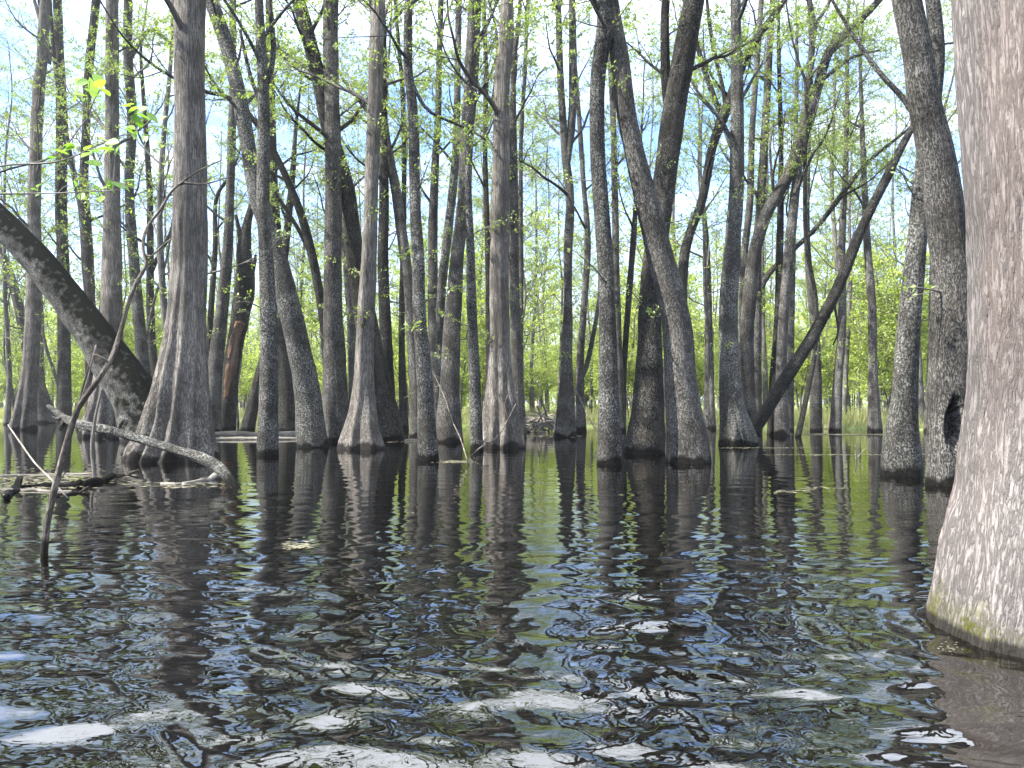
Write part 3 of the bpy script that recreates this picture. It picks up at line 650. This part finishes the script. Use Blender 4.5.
# rings round the near trunk
rr = np.hypot(WX - 2.22, WY - 3.2); Z += .0022 * np.sin(rr * 2 * math.pi / .17) * np.exp(-np.clip(rr - .5, 0, 9) / .9)
n = len(wx); ii = (np.arange(len(wy) - 1)[:, None] * n + np.arange(n - 1)[None]).ravel()
wm, t = newmat('swamp_water')
g = t.add('ShaderNodeNewGeometry'); ln_ = t.add('ShaderNodeVectorMath', operation='LENGTH'); t.ln(g.outputs['Position'], ln_.inputs[0])
mp = t.add('ShaderNodeMapping'); mp.inputs['Scale'].default_value = (.55, 1, 1); t.ln(g.outputs['Position'], mp.inputs[0])
n1 = t.add('ShaderNodeTexNoise', in_Scale=5.5, in_Detail=1.5, in_Roughness=.4, in_Distortion=.6); t.ln(mp.outputs[0], n1.inputs['Vector'])
n2 = t.add('ShaderNodeTexNoise', in_Scale=17., in_Detail=2., in_Roughness=.45, in_Distortion=.9); t.ln(mp.outputs[0], n2.inputs['Vector'])
mr = t.add('ShaderNodeMapRange'); mr.inputs['From Min'].default_value = 2.5; mr.inputs['From Max'].default_value = 9.; mr.inputs['To Min'].default_value = 1.; mr.inputs['To Max'].default_value = .10
t.ln(ln_.outputs['Value'], mr.inputs[0])
hh = math_(t, 'ADD', math_(t, 'MULTIPLY', n1.outputs[0], .012), math_(t, 'MULTIPLY', n2.outputs[0], .0019))
hh = math_(t, 'MULTIPLY', hh, mr.outputs[0])
b = t.add('ShaderNodeBump', in_Strength=1., in_Distance=1.); t.ln(hh, b.inputs['Height'])
t.bsdf.inputs['Base Color'].default_value = (.0012, .0009, .0006, 1); t.bsdf.inputs['Roughness'].default_value = .015; t.bsdf.inputs['IOR'].default_value = 2.5
t.ln(b.outputs[0], t.bsdf.inputs['Normal'])
o = link('water', mesh('water', np.stack([WX, WY, Z], -1).reshape(-1, 3), np.stack([ii, ii + 1, ii + n + 1, ii + n], -1), wm)); tag(o, kind='structure')

# ------------------------------------------------------------------ background trees (shared meshes)
def far_variant(seed, H, r0, bend, nl, LL, z0f, stems=1, lmat='leaf', ls=.095, per=6, n2=6, n3=5, mat='bg'):
    rng = np.random.default_rng(seed)
    parts = []; LP, LR = [], []; TV = []
    for s in range(stems):
        a = rng.random() * 6.28; sp = (0 if stems == 1 else .12 + .15 * rng.random())
        rows = []
        x = y = 0.
        for k in range(9):
            z = H * k / 8 * (1 - .12 * s); f = k / 8
            x += rng.normal(0, bend) + math.cos(a) * sp * H / 8 * (.6 + .5 * f); y += rng.normal(0, bend) + math.sin(a) * sp * H / 8 * (.6 + .5 * f)
            rows.append([x if k else 0, y if k else 0, z - (.8 if k == 0 else 0), .75 * r0 * (1 - .25 * s) * ((1.35 if k == 0 else 1.) - .86 * f)])
        S = resample(rows, step=.35)
        V, Fq, bk = tube_detail(S[:, :3], np.maximum(S[:, 3], .012), 12, seed + s, lump=.06)
        TV.append((V, Fq, bk))
        u = resample(S[S[:, 2] > H * z0f], n=14)
        P, R = spawn(u[None, :, :3], u[None, :, 3], rng, nl, 0., .99, LL, 55, up=.5, K=7, rk=.4, wander=.4, lfall=.5, rmin=.012); LP.append(P); LR.append(R)
    V, Fq = joinVF([(a, b) for a, b, c in TV]); bk = np.vstack([c for a, b, c in TV])
    tm = mesh('trunk', V, Fq, M[mat], attrs={'bark': bk})
    br, lv = grow(rng, np.concatenate(LP), np.concatenate(LR), 50, ls, per=per, n2=n2, n3=n3, L2=1.2, L3=.5)
    return tm, mesh('branches', *br, M['twig']), mesh('crown', lv[0], lv[1], M[lmat], smooth=False, attrs={'tint': lv[2]})

def place(name, var, x, y, z, rz, s, label, cat, group):
    r = empty(name, (x, y, z), label, cat, group); r.rotation_euler = (0, 0, rz); r.scale = (s, s, s)
    for nm, me in zip(('trunk', 'branches', 'crown'), var):
        link(nm, me, r)

FV = [far_variant(100 + k, H, r0, bd, nl, LL, z0 * .8, st, ls=.12) for k, (H, r0, bd, nl, LL, z0, st) in enumerate([
    (17, .14, .10, 16, 2.6, .25, 1), (19, .18, .12, 16, 3.0, .3, 1), (15, .10, .16, 15, 2.3, .2, 1), (18, .15, .08, 14, 2.6, .35, 1),
    (16, .12, .14, 10, 2.4, .25, 2), (20, .2, .1, 16, 3.2, .35, 1), (13, .07, .18, 14, 2.0, .12, 1)])]
SV = [far_variant(200 + k, H, r0, .12, nl, LL, .08, st, 'leafl', ls=.115, per=10, n2=6, n3=6) for k, (H, r0, nl, LL, st) in enumerate([
    (4.2, .04, 11, 1.8, 2), (3.2, .03, 10, 1.5, 3), (5.5, .05, 13, 2.1, 2), (7.5, .07, 16, 2.6, 1), (9.5, .08, 18, 2.8, 2)])]
rng = np.random.default_rng(5)
placed = []
def ok(x, y, md):
    for (a, b) in placed:
        if (a - x) ** 2 + (b - y) ** 2 < md * md: return False
    placed.append((x, y)); return True
cnt = 0
for (d0, d1, N, lab, grp) in ((28, 44, 34, 'slim grey tree among the first scattered trees past the water', 'slim trees past the water'),
                              (44, 85, 100, 'small far tree standing deep in the woods', 'far trees in the woods')):
    k = 0; tries = 0
    while k < N and tries < 4000:
        tries += 1
        y = d0 + (d1 - d0) * rng.random() ** .8; x = (rng.random() * 2 - 1) * .70 * y
        if not ok(x, y, 1.7 if d0 < 40 else 2.0): continue
        v = FV[rng.integers(len(FV))]; gz = float(ground_z(np.array([x]), np.array([y]))[0])
        place('woodland_tree', v, x, y, max(gz, -.3), rng.random() * 6.28, .75 + .4 * rng.random(), lab, 'tree', grp); k += 1
k = 0
while k < 150:
    y = 30 + 55 * rng.random() ** 1.1; x = (rng.random() * 2 - 1) * .70 * y
    gz = float(ground_z(np.array([x]), np.array([y]))[0])
    if gz < .02: continue
    v = SV[rng.integers(len(SV))]
    place('leafy_sapling', v, x, y, gz, rng.random() * 6.28, .7 + .5 * rng.random(), 'bright lime-green leafy sapling of the understorey beyond the water', 'sapling', 'leafy saplings on the far bank'); k += 1

# far wood that reads as one mass
rng = np.random.default_rng(9)
N = 420; y = 88 + 60 * rng.random(N); x = (rng.random(N) * 2 - 1) * .8 * y; H = 9 + 7 * rng.random(N)
P = np.zeros((N, 6, 3)); P[:, :, 0] = x[:, None] + np.cumsum(rng.normal(0, .25, (N, 6)), 1); P[:, :, 1] = y[:, None]; P[:, :, 2] = np.linspace(0, 1, 6)[None] * H[:, None]
R = (.10 + .1 * rng.random(N))[:, None] * np.linspace(1, .25, 6)[None]
tv = tubes(P, R, 5)
P2, R2 = spawn(P, R, rng, 12, .05, 1., 2.6, 60, up=.3, K=4, rmin=.02, lfall=.3)
tv = joinVF([tv, tubes(P2, R2, 3)])
lv = leaves(P2, rng, 26, .36, spread=1.2, flatz=.5, t0=0)
V, Fq = joinVF([tv, (lv[0], lv[1])])
mi = np.concatenate([np.zeros(len(tv[1])), np.ones(len(lv[1]))])
tint = np.concatenate([np.zeros(len(tv[0])), lv[2]])
o = link('far_woods', mesh('far_woods', V, Fq, [M['twig'], M['leafl']], smooth=False, attrs={'tint': tint}, mi=mi)); tag(o, 'distant wood beyond the last single trees', 'woods', kind='stuff')

# bank grass and low plants
def grass(name, label, n, xr_, yfun, h, mat, seed):
    rng = np.random.default_rng(seed)
    x = xr_[0] + (xr_[1] - xr_[0]) * rng.random(n); y = yfun(x, rng); z = ground_z(x, y)
    k = z > -.02; x, y, z = x[k], y[k], z[k]; n = len(x)
    a = rng.random(n) * 6.28; l = h * (.4 + .9 * rng.random(n)); w = .006 + .008 * rng.random(n)
    S = np.stack([x, y, z], -1); X = np.stack([np.cos(a), np.sin(a), a * 0], -1); lean = np.stack([rng.normal(0, .3, n), rng.normal(0, .3, n), np.ones(n)], -1)
    V = np.stack([S - X * w[:, None], S + X * w[:, None], S + lean * l[:, None] + X * .002, S + lean * l[:, None] - X * .002], 1).reshape(-1, 3)
    tint = np.repeat(rng.random(n), 4)
    o = link(name, mesh(name, V, np.arange(n)[:, None] * 4 + np.array([[0, 1, 2, 3]]), mat, smooth=False, attrs={'tint': tint})); tag(o, label, 'grass', kind='stuff')
M['straw'] = leaf_mat('grass_straw', (.16, .20, .06), (.40, .37, .20), .4)
grass('grass', 'pale dry grass and low green growth along the far bank', 60000, (-40, 40), lambda x, r: shore(x) - .6 + 9 * r.random(len(x)) ** 1.5, .5, M['straw'], 4)

# ------------------------------------------------------------------ logs, sticks, debris
def stick(name, label, cat, pts, mat, subs=(), seed=1, sides=12, group=None, lump=.08, step=.04, parent=None, fine=0., partname=None):
    """pts: (px, py, w, depth) rows"""
    rows = np.array([[*at(x, y, D), w * D / F_PX / 2] for x, y, w, D in pts]); S = resample(rows, step=step)
    base = S[-1, :3].copy(); base[2] = min(base[2], 0)
    root = empty(name, base, label, cat, group)
    V, Fq, bk = tube_detail(S[:, :3], S[:, 3], sides, seed, lump=lump, fine=fine, ref=(.1, 1, .15)); link(partname or 'stem', mesh('stem', V - base, Fq, M[mat], attrs={'bark': bk}), root)
    for k, sp in enumerate(subs):
        rows = np.array([[*at(x, y, D), w * D / F_PX / 2] for x, y, w, D in sp]); s2 = resample(rows, step=step)
        V, Fq, bk = tube_detail(s2[:, :3], s2[:, 3], 6, seed + k, lump=.05, ref=(.1, 1, .15)); link('side_shoot', mesh('side_shoot', V - base, Fq, M[mat], attrs={'bark': bk}), root)
    return root
stick('fallen_log', 'bent fallen log arching out of the water before the largest cypress', 'log',
      [(48, 406, 4, 11.3), (56, 412, 5.5, 11.1), (66, 419, 7.5, 10.8), (87, 426, 8.5, 10.4), (117, 432, 9, 10.1), (145, 441, 9.3, 9.8), (175, 450, 9.6, 9.5), (200, 457, 10.5, 9.3), (215, 465, 11, 9.1), (226, 475, 10, 8.95), (234, 486, 9, 8.85), (240, 496, 8, 8.8)],
      'lich', sides=28, seed=60, lump=.22, partname='log', subs=[[(117, 432, 5, 10.1), (121, 424, 4, 10.05), (124, 420, 2.5, 10.0)], [(200, 456, 6, 9.3), (206, 462, 5, 9.2), (212, 463, 3, 9.15)], [(64, 418, 5, 10.8), (57, 419, 3.5, 10.8), (52, 416, 1, 10.8)], [(66, 418, 4, 10.8), (62, 424, 6, 10.75), (60, 430, 4, 10.7)], [(92, 428, 2, 10.3), (91, 450, 2, 10.3), (93, 470, 2, 10.2), (96, 480, 1.6, 10.2)]])
D = 4.9
stick('dead_sapling', 'tall bare dead stick standing in the water at the left, reaching across the largest cypress', 'stick',
      [(232, 176, 1.2, D + .5), (205, 184, 1.8, D + .4), (178, 185, 2.6, D + .35), (160, 210, 3, D + .3), (146, 230, 3.2, D + .25), (143, 250, 3.6, D + .2), (146, 265, 4, D + .2), (132, 292, 4, D + .15), (118, 340, 4.6, D + .1), (106, 368, 5, D), (80, 405, 5.6, D), (73, 422, 6, D), (62, 460, 6.5, D), (53, 495, 6.5, D), (47, 525, 6.5, D), (44, 556, 7, D), (42, 575, 7, D)],
      'stick', seed=61, sides=12, subs=[
      [(144, 255, 2.2, D + .2), (152, 256, 2, D + .2), (162, 246, 1.8, D + .2), (172, 238, 1.2, D + .25)],
      [(108, 362, 2, D), (100, 356, 2, D), (92, 354, 1.2, D)],
      [(80, 405, 2, D), (88, 378, 1.8, D), (96, 345, 1.2, D)],
      [(74, 418, 1.8, D), (82, 390, 1.5, D), (90, 360, 1, D)],
      [(178, 185, 1.8, D + .35), (200, 170, 1.4, D + .35), (222, 160, 1, D + .4)],
      [(56, 485, 1.6, D), (66, 472, 1.3, D), (75, 462, 1, D)]])
stick('dead_twig', 'thin yellowish dead shoot rising behind the fallen log', 'stick', [(102, 388, 2, 10), (95, 420, 3, 10), (92, 450, 3, 10), (95, 484, 3, 10)], 'wood', seed=62, sides=8)
stick('dead_twig', 'curved pale twig arching from the water at the far left', 'stick', [(8, 425, 1.2, 8), (22, 445, 1.6, 7.5), (35, 463, 1.8, 7.2), (50, 478, 1.8, 7), (62, 492, 2, 6.9), (68, 498, 2, 6.9)], 'wood', seed=63, sides=6)
stick('dead_twig', 'thin twig slanting against the foot of the brown-grey fluted cypress', 'stick', [(516, 404, 1.2, 15.2), (505, 425, 1.4, 15), (495, 439, 1.6, 14.6), (480, 448, 1.7, 14.2), (468, 460, 1.5, 13.8)], 'stick', seed=64, sides=6,
      subs=[[(508, 419, 1.2, 15), (505, 405, 1, 15), (508, 395, .8, 15)], [(489, 443, 1.3, 14.4), (476, 440, 1, 14.2)]])
stick('dead_twig', 'thin forked twig dipping into the water before the pale swollen foot', 'stick', [(432, 370, .8, 14), (444, 396, 1, 13.6), (452, 420, 1.2, 13.2), (461, 440, 1.3, 12.7), (470, 470, 1.4, 12)], 'stick', seed=65, sides=6,
      subs=[[(447, 405, 1, 13.5), (430, 402, .8, 13.4)], [(440, 386, 1, 13.8), (420, 390, .8, 13.8), (404, 398, .7, 13.8)]])
stick('dead_twig', 'thin bare stem dipping left of the wavy dark trunk', 'stick', [(568, 376, 1, 20), (578, 395, 1.5, 20), (590, 420, 1.2, 19.6), (600, 436, 1.2, 19.5)], 'stick', seed=66, sides=6)
stick('dead_twig', 'broken reed stem standing in open water before the right shore', 'stick', [(855, 445, 1.2, 13.4), (856, 458, 1.5, 13.4), (855, 472, 1.5, 13.4)], 'wood', seed=67, sides=6,
      subs=[[(857, 458, 1, 13.4), (862, 452, .8, 13.4), (866, 448, .8, 13.4)]])

def on_water(px, py, dz=0.):
    d = depth(py); q = at(px, py, d); q[2] = dz; return q
def float_log(label, a, b, r, mat, seed, bow=.03, group=None, tip=0., cat='log', name='floating_log'):
    A, B = on_water(*a), on_water(*b); n = 7; rr = random.Random(seed); rows = []
    for k in range(n):
        f = k / (n - 1); p = A * (1 - f) + B * f; rows.append([p[0], p[1] + rr.uniform(-1, 1) * bow * 3, r * .2 + rr.uniform(-1, 1) * bow * .6 + (tip if k == n - 1 else 0), r * (.75 + .3 * rr.random())])
    S = resample(rows, step=max(.03, r * .8)); base = np.array([*S[len(S) // 2, :2], 0])
    V, Fq, bk = tube_detail(S[:, :3], S[:, 3], 16, seed, lump=.14, ref=(.1, .2, 1)); o = link(name, mesh(name, V - base, Fq, M[mat], attrs={'bark': bk})); o.location = base
    tag(o, label, cat, group)
float_log('long pale log afloat between the largest cypress and the curved dark trunk', (208, 436), (352, 434), .10, 'wood', 71)
float_log('thin pale log floating in front of the long pale one', (204, 440), (300, 439.5), .06, 'wood', 72)
float_log('short pale log afloat right of the claw-rooted cypress', (388, 441), (436, 441.5), .06, 'wood', 73)
float_log('dark waterlogged branch in the debris below the fallen log', (10, 488), (82, 486), .035, 'dark', 74, tip=.03)
float_log('stubby dark broken end of wood at the right of the debris', (84, 485), (112, 480), .05, 'dark', 75, tip=.05)
float_log('small dark chunk sticking up in the debris at the left edge', (8, 499), (17, 488), .035, 'dark', 76, tip=.1)
float_log('pale crooked twig afloat under the bend of the fallen log', (160, 484), (186, 485), .018, 'wood', 77, bow=.015, cat='stick', name='floating_twig')
float_log('thicker pale twig touching the bend of the fallen log', (182, 485), (214, 479), .035, 'wood', 78, bow=.02, tip=.04, cat='stick', name='floating_twig')
float_log('long thin pale stick lying level across the debris', (0, 476), (96, 474), .018, 'wood', 79, bow=.01, cat='stick', name='floating_twig')
float_log('pale stick lying lowest in the debris', (0, 490), (70, 492), .016, 'wood', 80, bow=.01, cat='stick', name='floating_twig')

for k, (lab, a, b) in enumerate([('crooked grey twig lying across the middle of the left debris', (30, 478), (74, 486)), ('short grey twig at the top edge of the left debris', (22, 470), (58, 472)),
        ('slim grey twig sticking out to the right of the left debris', (100, 478), (138, 474)), ('grey twig lying lowest of all near the standing dead stick', (52, 497), (86, 492))]):
    float_log(lab, a, b, .014, 'stick', 300 + k, bow=.02, tip=.04, cat='stick', name='floating_twig')
# loose film of pollen, leaves and duckweed on the water
rng = np.random.default_rng(31)
fl = []
def patch(cx, cy, wx_, hy, n, s0=.03):
    for k in range(n):
        px, py = cx + rng.normal(0, wx_ / 2.2), cy + rng.normal(0, hy / 2.2)
        if py < 430: py = 430 + rng.random() * 2
        q = on_water(px, py, .012); fl.append((q, s0 * (.4 + rng.random())))
patch(50, 478, 70, 8, 420, .022); patch(30, 487, 60, 8, 260, .02); patch(175, 485, 60, 4, 140, .02)
patch(770, 448, 90, .8, 260, .02); patch(830, 455, 110, .7, 260, .02); patch(820, 489, 26, 2, 40, .016); patch(790, 492, 20, 1.6, 30, .016)
patch(260, 438, 110, 2, 420, .05); patch(410, 441, 30, 1.4, 160, .04); patch(550, 436, 60, 1.6, 160, .04); patch(850, 434.5, 80, 1., 420, .06)
patch(455, 462, 16, 1.6, 160, .02); patch(300, 546, 16, 5, 120, .012); patch(500, 470, 500, 40, 160, .01); patch(950, 648, 16, 8, 24, .004)
S = np.array([f[0] for f in fl]); s = np.array([f[1] for f in fl]); n = len(fl)
a = rng.random(n) * 6.28; th = np.linspace(0, 2 * np.pi, 6, endpoint=False)
rad = s[:, None] * (.5 + .7 * rng.random((n, 6)))
V = S[:, None] + np.stack([np.cos(th + a[:, None]) * rad * 1.6, np.sin(th + a[:, None]) * rad, np.zeros((n, 6))], -1)
zint = np.zeros(n)
for q in range(n):
    iy = min(np.searchsorted(wy, S[q, 1]), len(wy) - 1); ix = min(np.searchsorted(wx, S[q, 0]), len(wx) - 1); zint[q] = Z[iy, ix]
V[:, :, 2] = (zint + .004 + .003 * rng.random(n))[:, None]
M['film'] = leaf_mat('pollen_film', (.08, .075, .05), (.21, .20, .145), .1)
o = link('pollen_film', mesh('pollen_film', V.reshape(-1, 3), np.arange(n * 6).reshape(n, 6), M['film'], smooth=False, attrs={'tint': np.repeat(rng.random(n), 6)})); tag(o, 'pale film of pollen and leaf litter floating in strips', 'debris', kind='stuff')

# brush pile: roots and sticks heaped on the bank behind the two-stemmed trunk
rng = np.random.default_rng(41)
c = at(543, 424, 27.0); N = 90
u = rng.normal(0, 1, (N, 2)); p0 = np.stack([c[0] + u[:, 0] * .55, c[1] + u[:, 1] * .4, .05 + .35 * rng.random(N) * np.exp(-u[:, 0] ** 2)], -1)
dd = nrm(np.stack([rng.normal(0, 1, N), rng.normal(0, .5, N), rng.normal(.1, .45, N)], -1)); L = .5 + .8 * rng.random(N)
P = np.zeros((N, 5, 3))
for k in range(5): P[:, k] = p0 + dd * (L * (k / 4 - .5))[:, None] + np.array([0, 0, .12]) + rng.normal(0, .03, (N, 3))
P[:, :, 2] = np.maximum(P[:, :, 2], .02)
R = (.015 + .025 * rng.random(N))[:, None] * np.linspace(1, .5, 5)[None]
V, Fq = tubes(P, R, 6); base = np.array([c[0], c[1], 0.]); M['pile'] = simple('dead_wood', (.17, .15, .13))
o = link('brush_pile', mesh('brush_pile', V - base, Fq, M['pile'])); o.location = base
tag(o, 'heap of tangled dead sticks and roots behind the two-stemmed trunk', 'brush pile')

# overhanging leafy branch near the camera, upper left
rng = np.random.default_rng(51)
D = 3.6
lines = [[(-60, 200, 3, D), (0, 172, 2.4, D), (55, 155, 1.8, D + .05), (88, 117, 1, D + .1)], [(-60, 182, 2.6, D), (0, 166, 2.2, D), (60, 161, 1.8, D), (117, 137, 1.2, D + .1), (135, 134, .8, D + .1)],
         [(-60, 196, 2, D - .1), (0, 194, 1.8, D - .1), (60, 193, 1.2, D - .1), (120, 190, .8, D - .1)]]
base = at(-60, 195, D)
root = empty('leafy_branch', base, 'thin branch with big fresh green leaves hanging in from the upper left', 'branch')
allS = []
for k, lp in enumerate(lines):
    S = resample(np.array([[*at(x, y, dd_), w * dd_ / F_PX / 2] for x, y, w, dd_ in lp]), step=.03); allS.append(S)
    V, Fq, bk = tube_detail(S[:, :3], S[:, 3], 6, 90 + k, lump=.04, ref=(.1, 1, .1)); link('twig', mesh('twig', V - base, Fq, M['wood'], attrs={'bark': bk}), root)
spots = [(82, 83, 9), (92, 88, 14), (100, 84, 12), (105, 92, 8), (80, 95, 9), (128, 105, 9), (134, 110, 9), (143, 117, 11), (152, 118, 10), (129, 131, 9), (140, 125, 7), (146, 138, 8),
         (60, 152, 12), (68, 150, 12), (88, 155, 13), (95, 152, 10), (105, 150, 12), (112, 143, 10), (118, 150, 9), (92, 193, 9), (98, 190, 9), (100, 198, 8), (128, 181, 10), (118, 186, 9), (108, 187, 9), (72, 190, 6), (25, 189, 7), (35, 190, 6), (20, 192, 5), (86, 100, 7)]
spots = spots + [(x + rng.normal(0, 7), y + rng.normal(0, 4.5), s * .8) for x, y, s in spots]
LVs = []; tips = []
for (x, y, s) in spots:
    q = at(x, y, D + rng.uniform(-.1, .12)); l = s * D / F_PX * 1.6
    Dv = nrm(np.array([rng.normal(0, .8), rng.normal(0, .5), rng.normal(-.1, .35)])); up = nrm(np.array([0, -.5, 1.]) + rng.normal(0, .35, 3)); X = nrm(np.cross(Dv, up)); nn = np.cross(X, Dv)
    prof = [(0, .0), (.18, .24), (.42, .34), (.7, .24), (1., .0)]
    left = [q + Dv * l * (a - .5) + X * l * w + nn * l * w * .3 for a, w in prof]; mid = [q + Dv * l * (a - .5) for a, w in prof]; right = [q + Dv * l * (a - .5) - X * l * w + nn * l * w * .3 for a, w in prof]
    LVs.append(np.array(left + mid + right)); tips.append(q - Dv * l * .5)
nL = len(LVs); V = np.vstack(LVs); Fs = []
for i in range(nL):
    for k in range(4):
        Fs.append([i * 15 + k, i * 15 + k + 1, i * 15 + 6 + k, i * 15 + 5 + k]); Fs.append([i * 15 + 5 + k, i * 15 + 6 + k, i * 15 + 11 + k, i * 15 + 10 + k])
link('leaves', mesh('leaves', V - base, np.array(Fs), M['leafn'], attrs={'tint': np.repeat(rng.random(nL), 15)}), root)
# leaf stalks reaching back to the nearest twig
allP = np.vstack([s_[:, :3] for s_ in allS]); SP_ = []
for tp in tips:
    j = np.argmin(np.linalg.norm(allP - tp, axis=1)); a = allP[j]; SP_.append(np.stack([a * (1 - f) + tp * f + np.array([0, 0, .02]) * math.sin(f * 3.14) for f in np.linspace(0, 1, 4)]))
for q_ in SP_:
    V, Fq = tubes(q_[None], np.full((1, 4), .0016), 4); link('leaf_stalk', mesh('leaf_stalk', V - base, Fq, M['wood']), root)

# ------------------------------------------------------------------ light and sky
sunv = Vector((-.74, -.22, .80)).normalized()
el = math.asin(sunv.z); rot = math.atan2(sunv.x, sunv.y)
ld = bpy.data.lights.new('sun', 'SUN'); ld.energy = 5.0; ld.angle = math.radians(.5); ld.color = (1, .955, .88)
so = bpy.data.objects.new('sun', ld); C.objects.link(so); so.rotation_euler = sunv.to_track_quat('Z', 'Y').to_euler()
w = bpy.data.worlds.new('World'); scene.world = w; w.use_nodes = True; t = NT(w); bg = t.n['Background']
sky = t.add('ShaderNodeTexSky', sky_type='NISHITA', sun_disc=False, sun_elevation=el, sun_rotation=rot, air_density=1., dust_density=.8, ozone_density=1.5)
tc = t.add('ShaderNodeTexCoord'); sp = t.add('ShaderNodeSeparateXYZ'); t.ln(tc.outputs['Generated'], sp.inputs[0])
# clouds on a flat layer seen from below
zc = math_(t, 'MAXIMUM', sp.outputs[2], .04); cx_ = math_(t, 'DIVIDE', sp.outputs[0], zc); cy_ = math_(t, 'DIVIDE', sp.outputs[1], zc)
cv = t.add('ShaderNodeCombineXYZ'); t.ln(cx_, cv.inputs[0]); t.ln(cy_, cv.inputs[1])
cn = t.add('ShaderNodeTexNoise', in_Scale=1.1, in_Detail=7., in_Roughness=.55, in_Distortion=.3); t.ln(cv.outputs[0], cn.inputs['Vector'])
hi_ = ramp(t, sp.outputs[2], [(.38, 0.), (.62, 1.)])
cf = ramp(t, math_(t, 'ADD', cn.outputs[0], math_(t, 'MULTIPLY', hi_, .24)), [(.47, 0.), (.66, 1.)])
low = ramp(t, sp.outputs[2], [(.08, 1.), (.30, 0.)])                      # a bank of cloud near the horizon
cf = math_(t, 'MAXIMUM', cf, math_(t, 'MULTIPLY', low, .85))
skyc = mixc(t, 1., sky.outputs[0], (1.3, 1.4, 1.6), 'MULTIPLY')
bright = ramp(t, sp.outputs[2], [(.36, 0.), (.55, 1.)])                   # cloud is thin and bright overhead, grey-blue low down
col = mixc(t, cf, mixc(t, bright, mixc(t, 1., skyc, (.64, .70, .84), 'MULTIPLY'), (6.6, 7.0, 7.8)), mixc(t, bright, (3.3, 3.7, 4.2), (7.4, 7.8, 8.5)))
t.ln(col, bg.inputs[0]); bg.inputs[1].default_value = .11

# thin spring air among the far trees
hm = bpy.data.materials.new('haze_air'); hm.use_nodes = True; ht = NT(hm); ht.n.remove(ht.n['Principled BSDF'])
pv = ht.add('ShaderNodeVolumePrincipled'); pv.inputs['Density'].default_value = .0004; pv.inputs['Color'].default_value = (.90, .95, 1., 1); pv.inputs['Anisotropy'].default_value = .2
ht.ln(pv.outputs[0], ht.n['Material Output'].inputs['Volume'])
X0, X1, Y0, Y1, Z0, Z1 = -270, 270, -90, 310, -2.2, 26
V = np.array([[x, y, z] for x in (X0, X1) for y in (Y0, Y1) for z in (Z0, Z1)])
o = link('haze', mesh('haze', V, np.array([[0, 1, 3, 2], [4, 6, 7, 5], [0, 4, 5, 1], [2, 3, 7, 6], [0, 2, 6, 4], [1, 5, 7, 3]]), hm, smooth=False)); tag(o, kind='stuff')
scene.view_settings.view_transform = 'Standard'; scene.view_settings.look = 'None'; scene.view_settings.exposure = 2.05; scene.view_settings.gamma = 1; scene.view_settings.use_curve_mapping = False
scene.cycles.max_bounces = 6; scene.cycles.diffuse_bounces = 3; scene.cycles.glossy_bounces = 3; scene.cycles.transmission_bounces = 4; scene.cycles.caustics_reflective = False; scene.cycles.caustics_refractive = False
scene.cycles.use_denoising = True
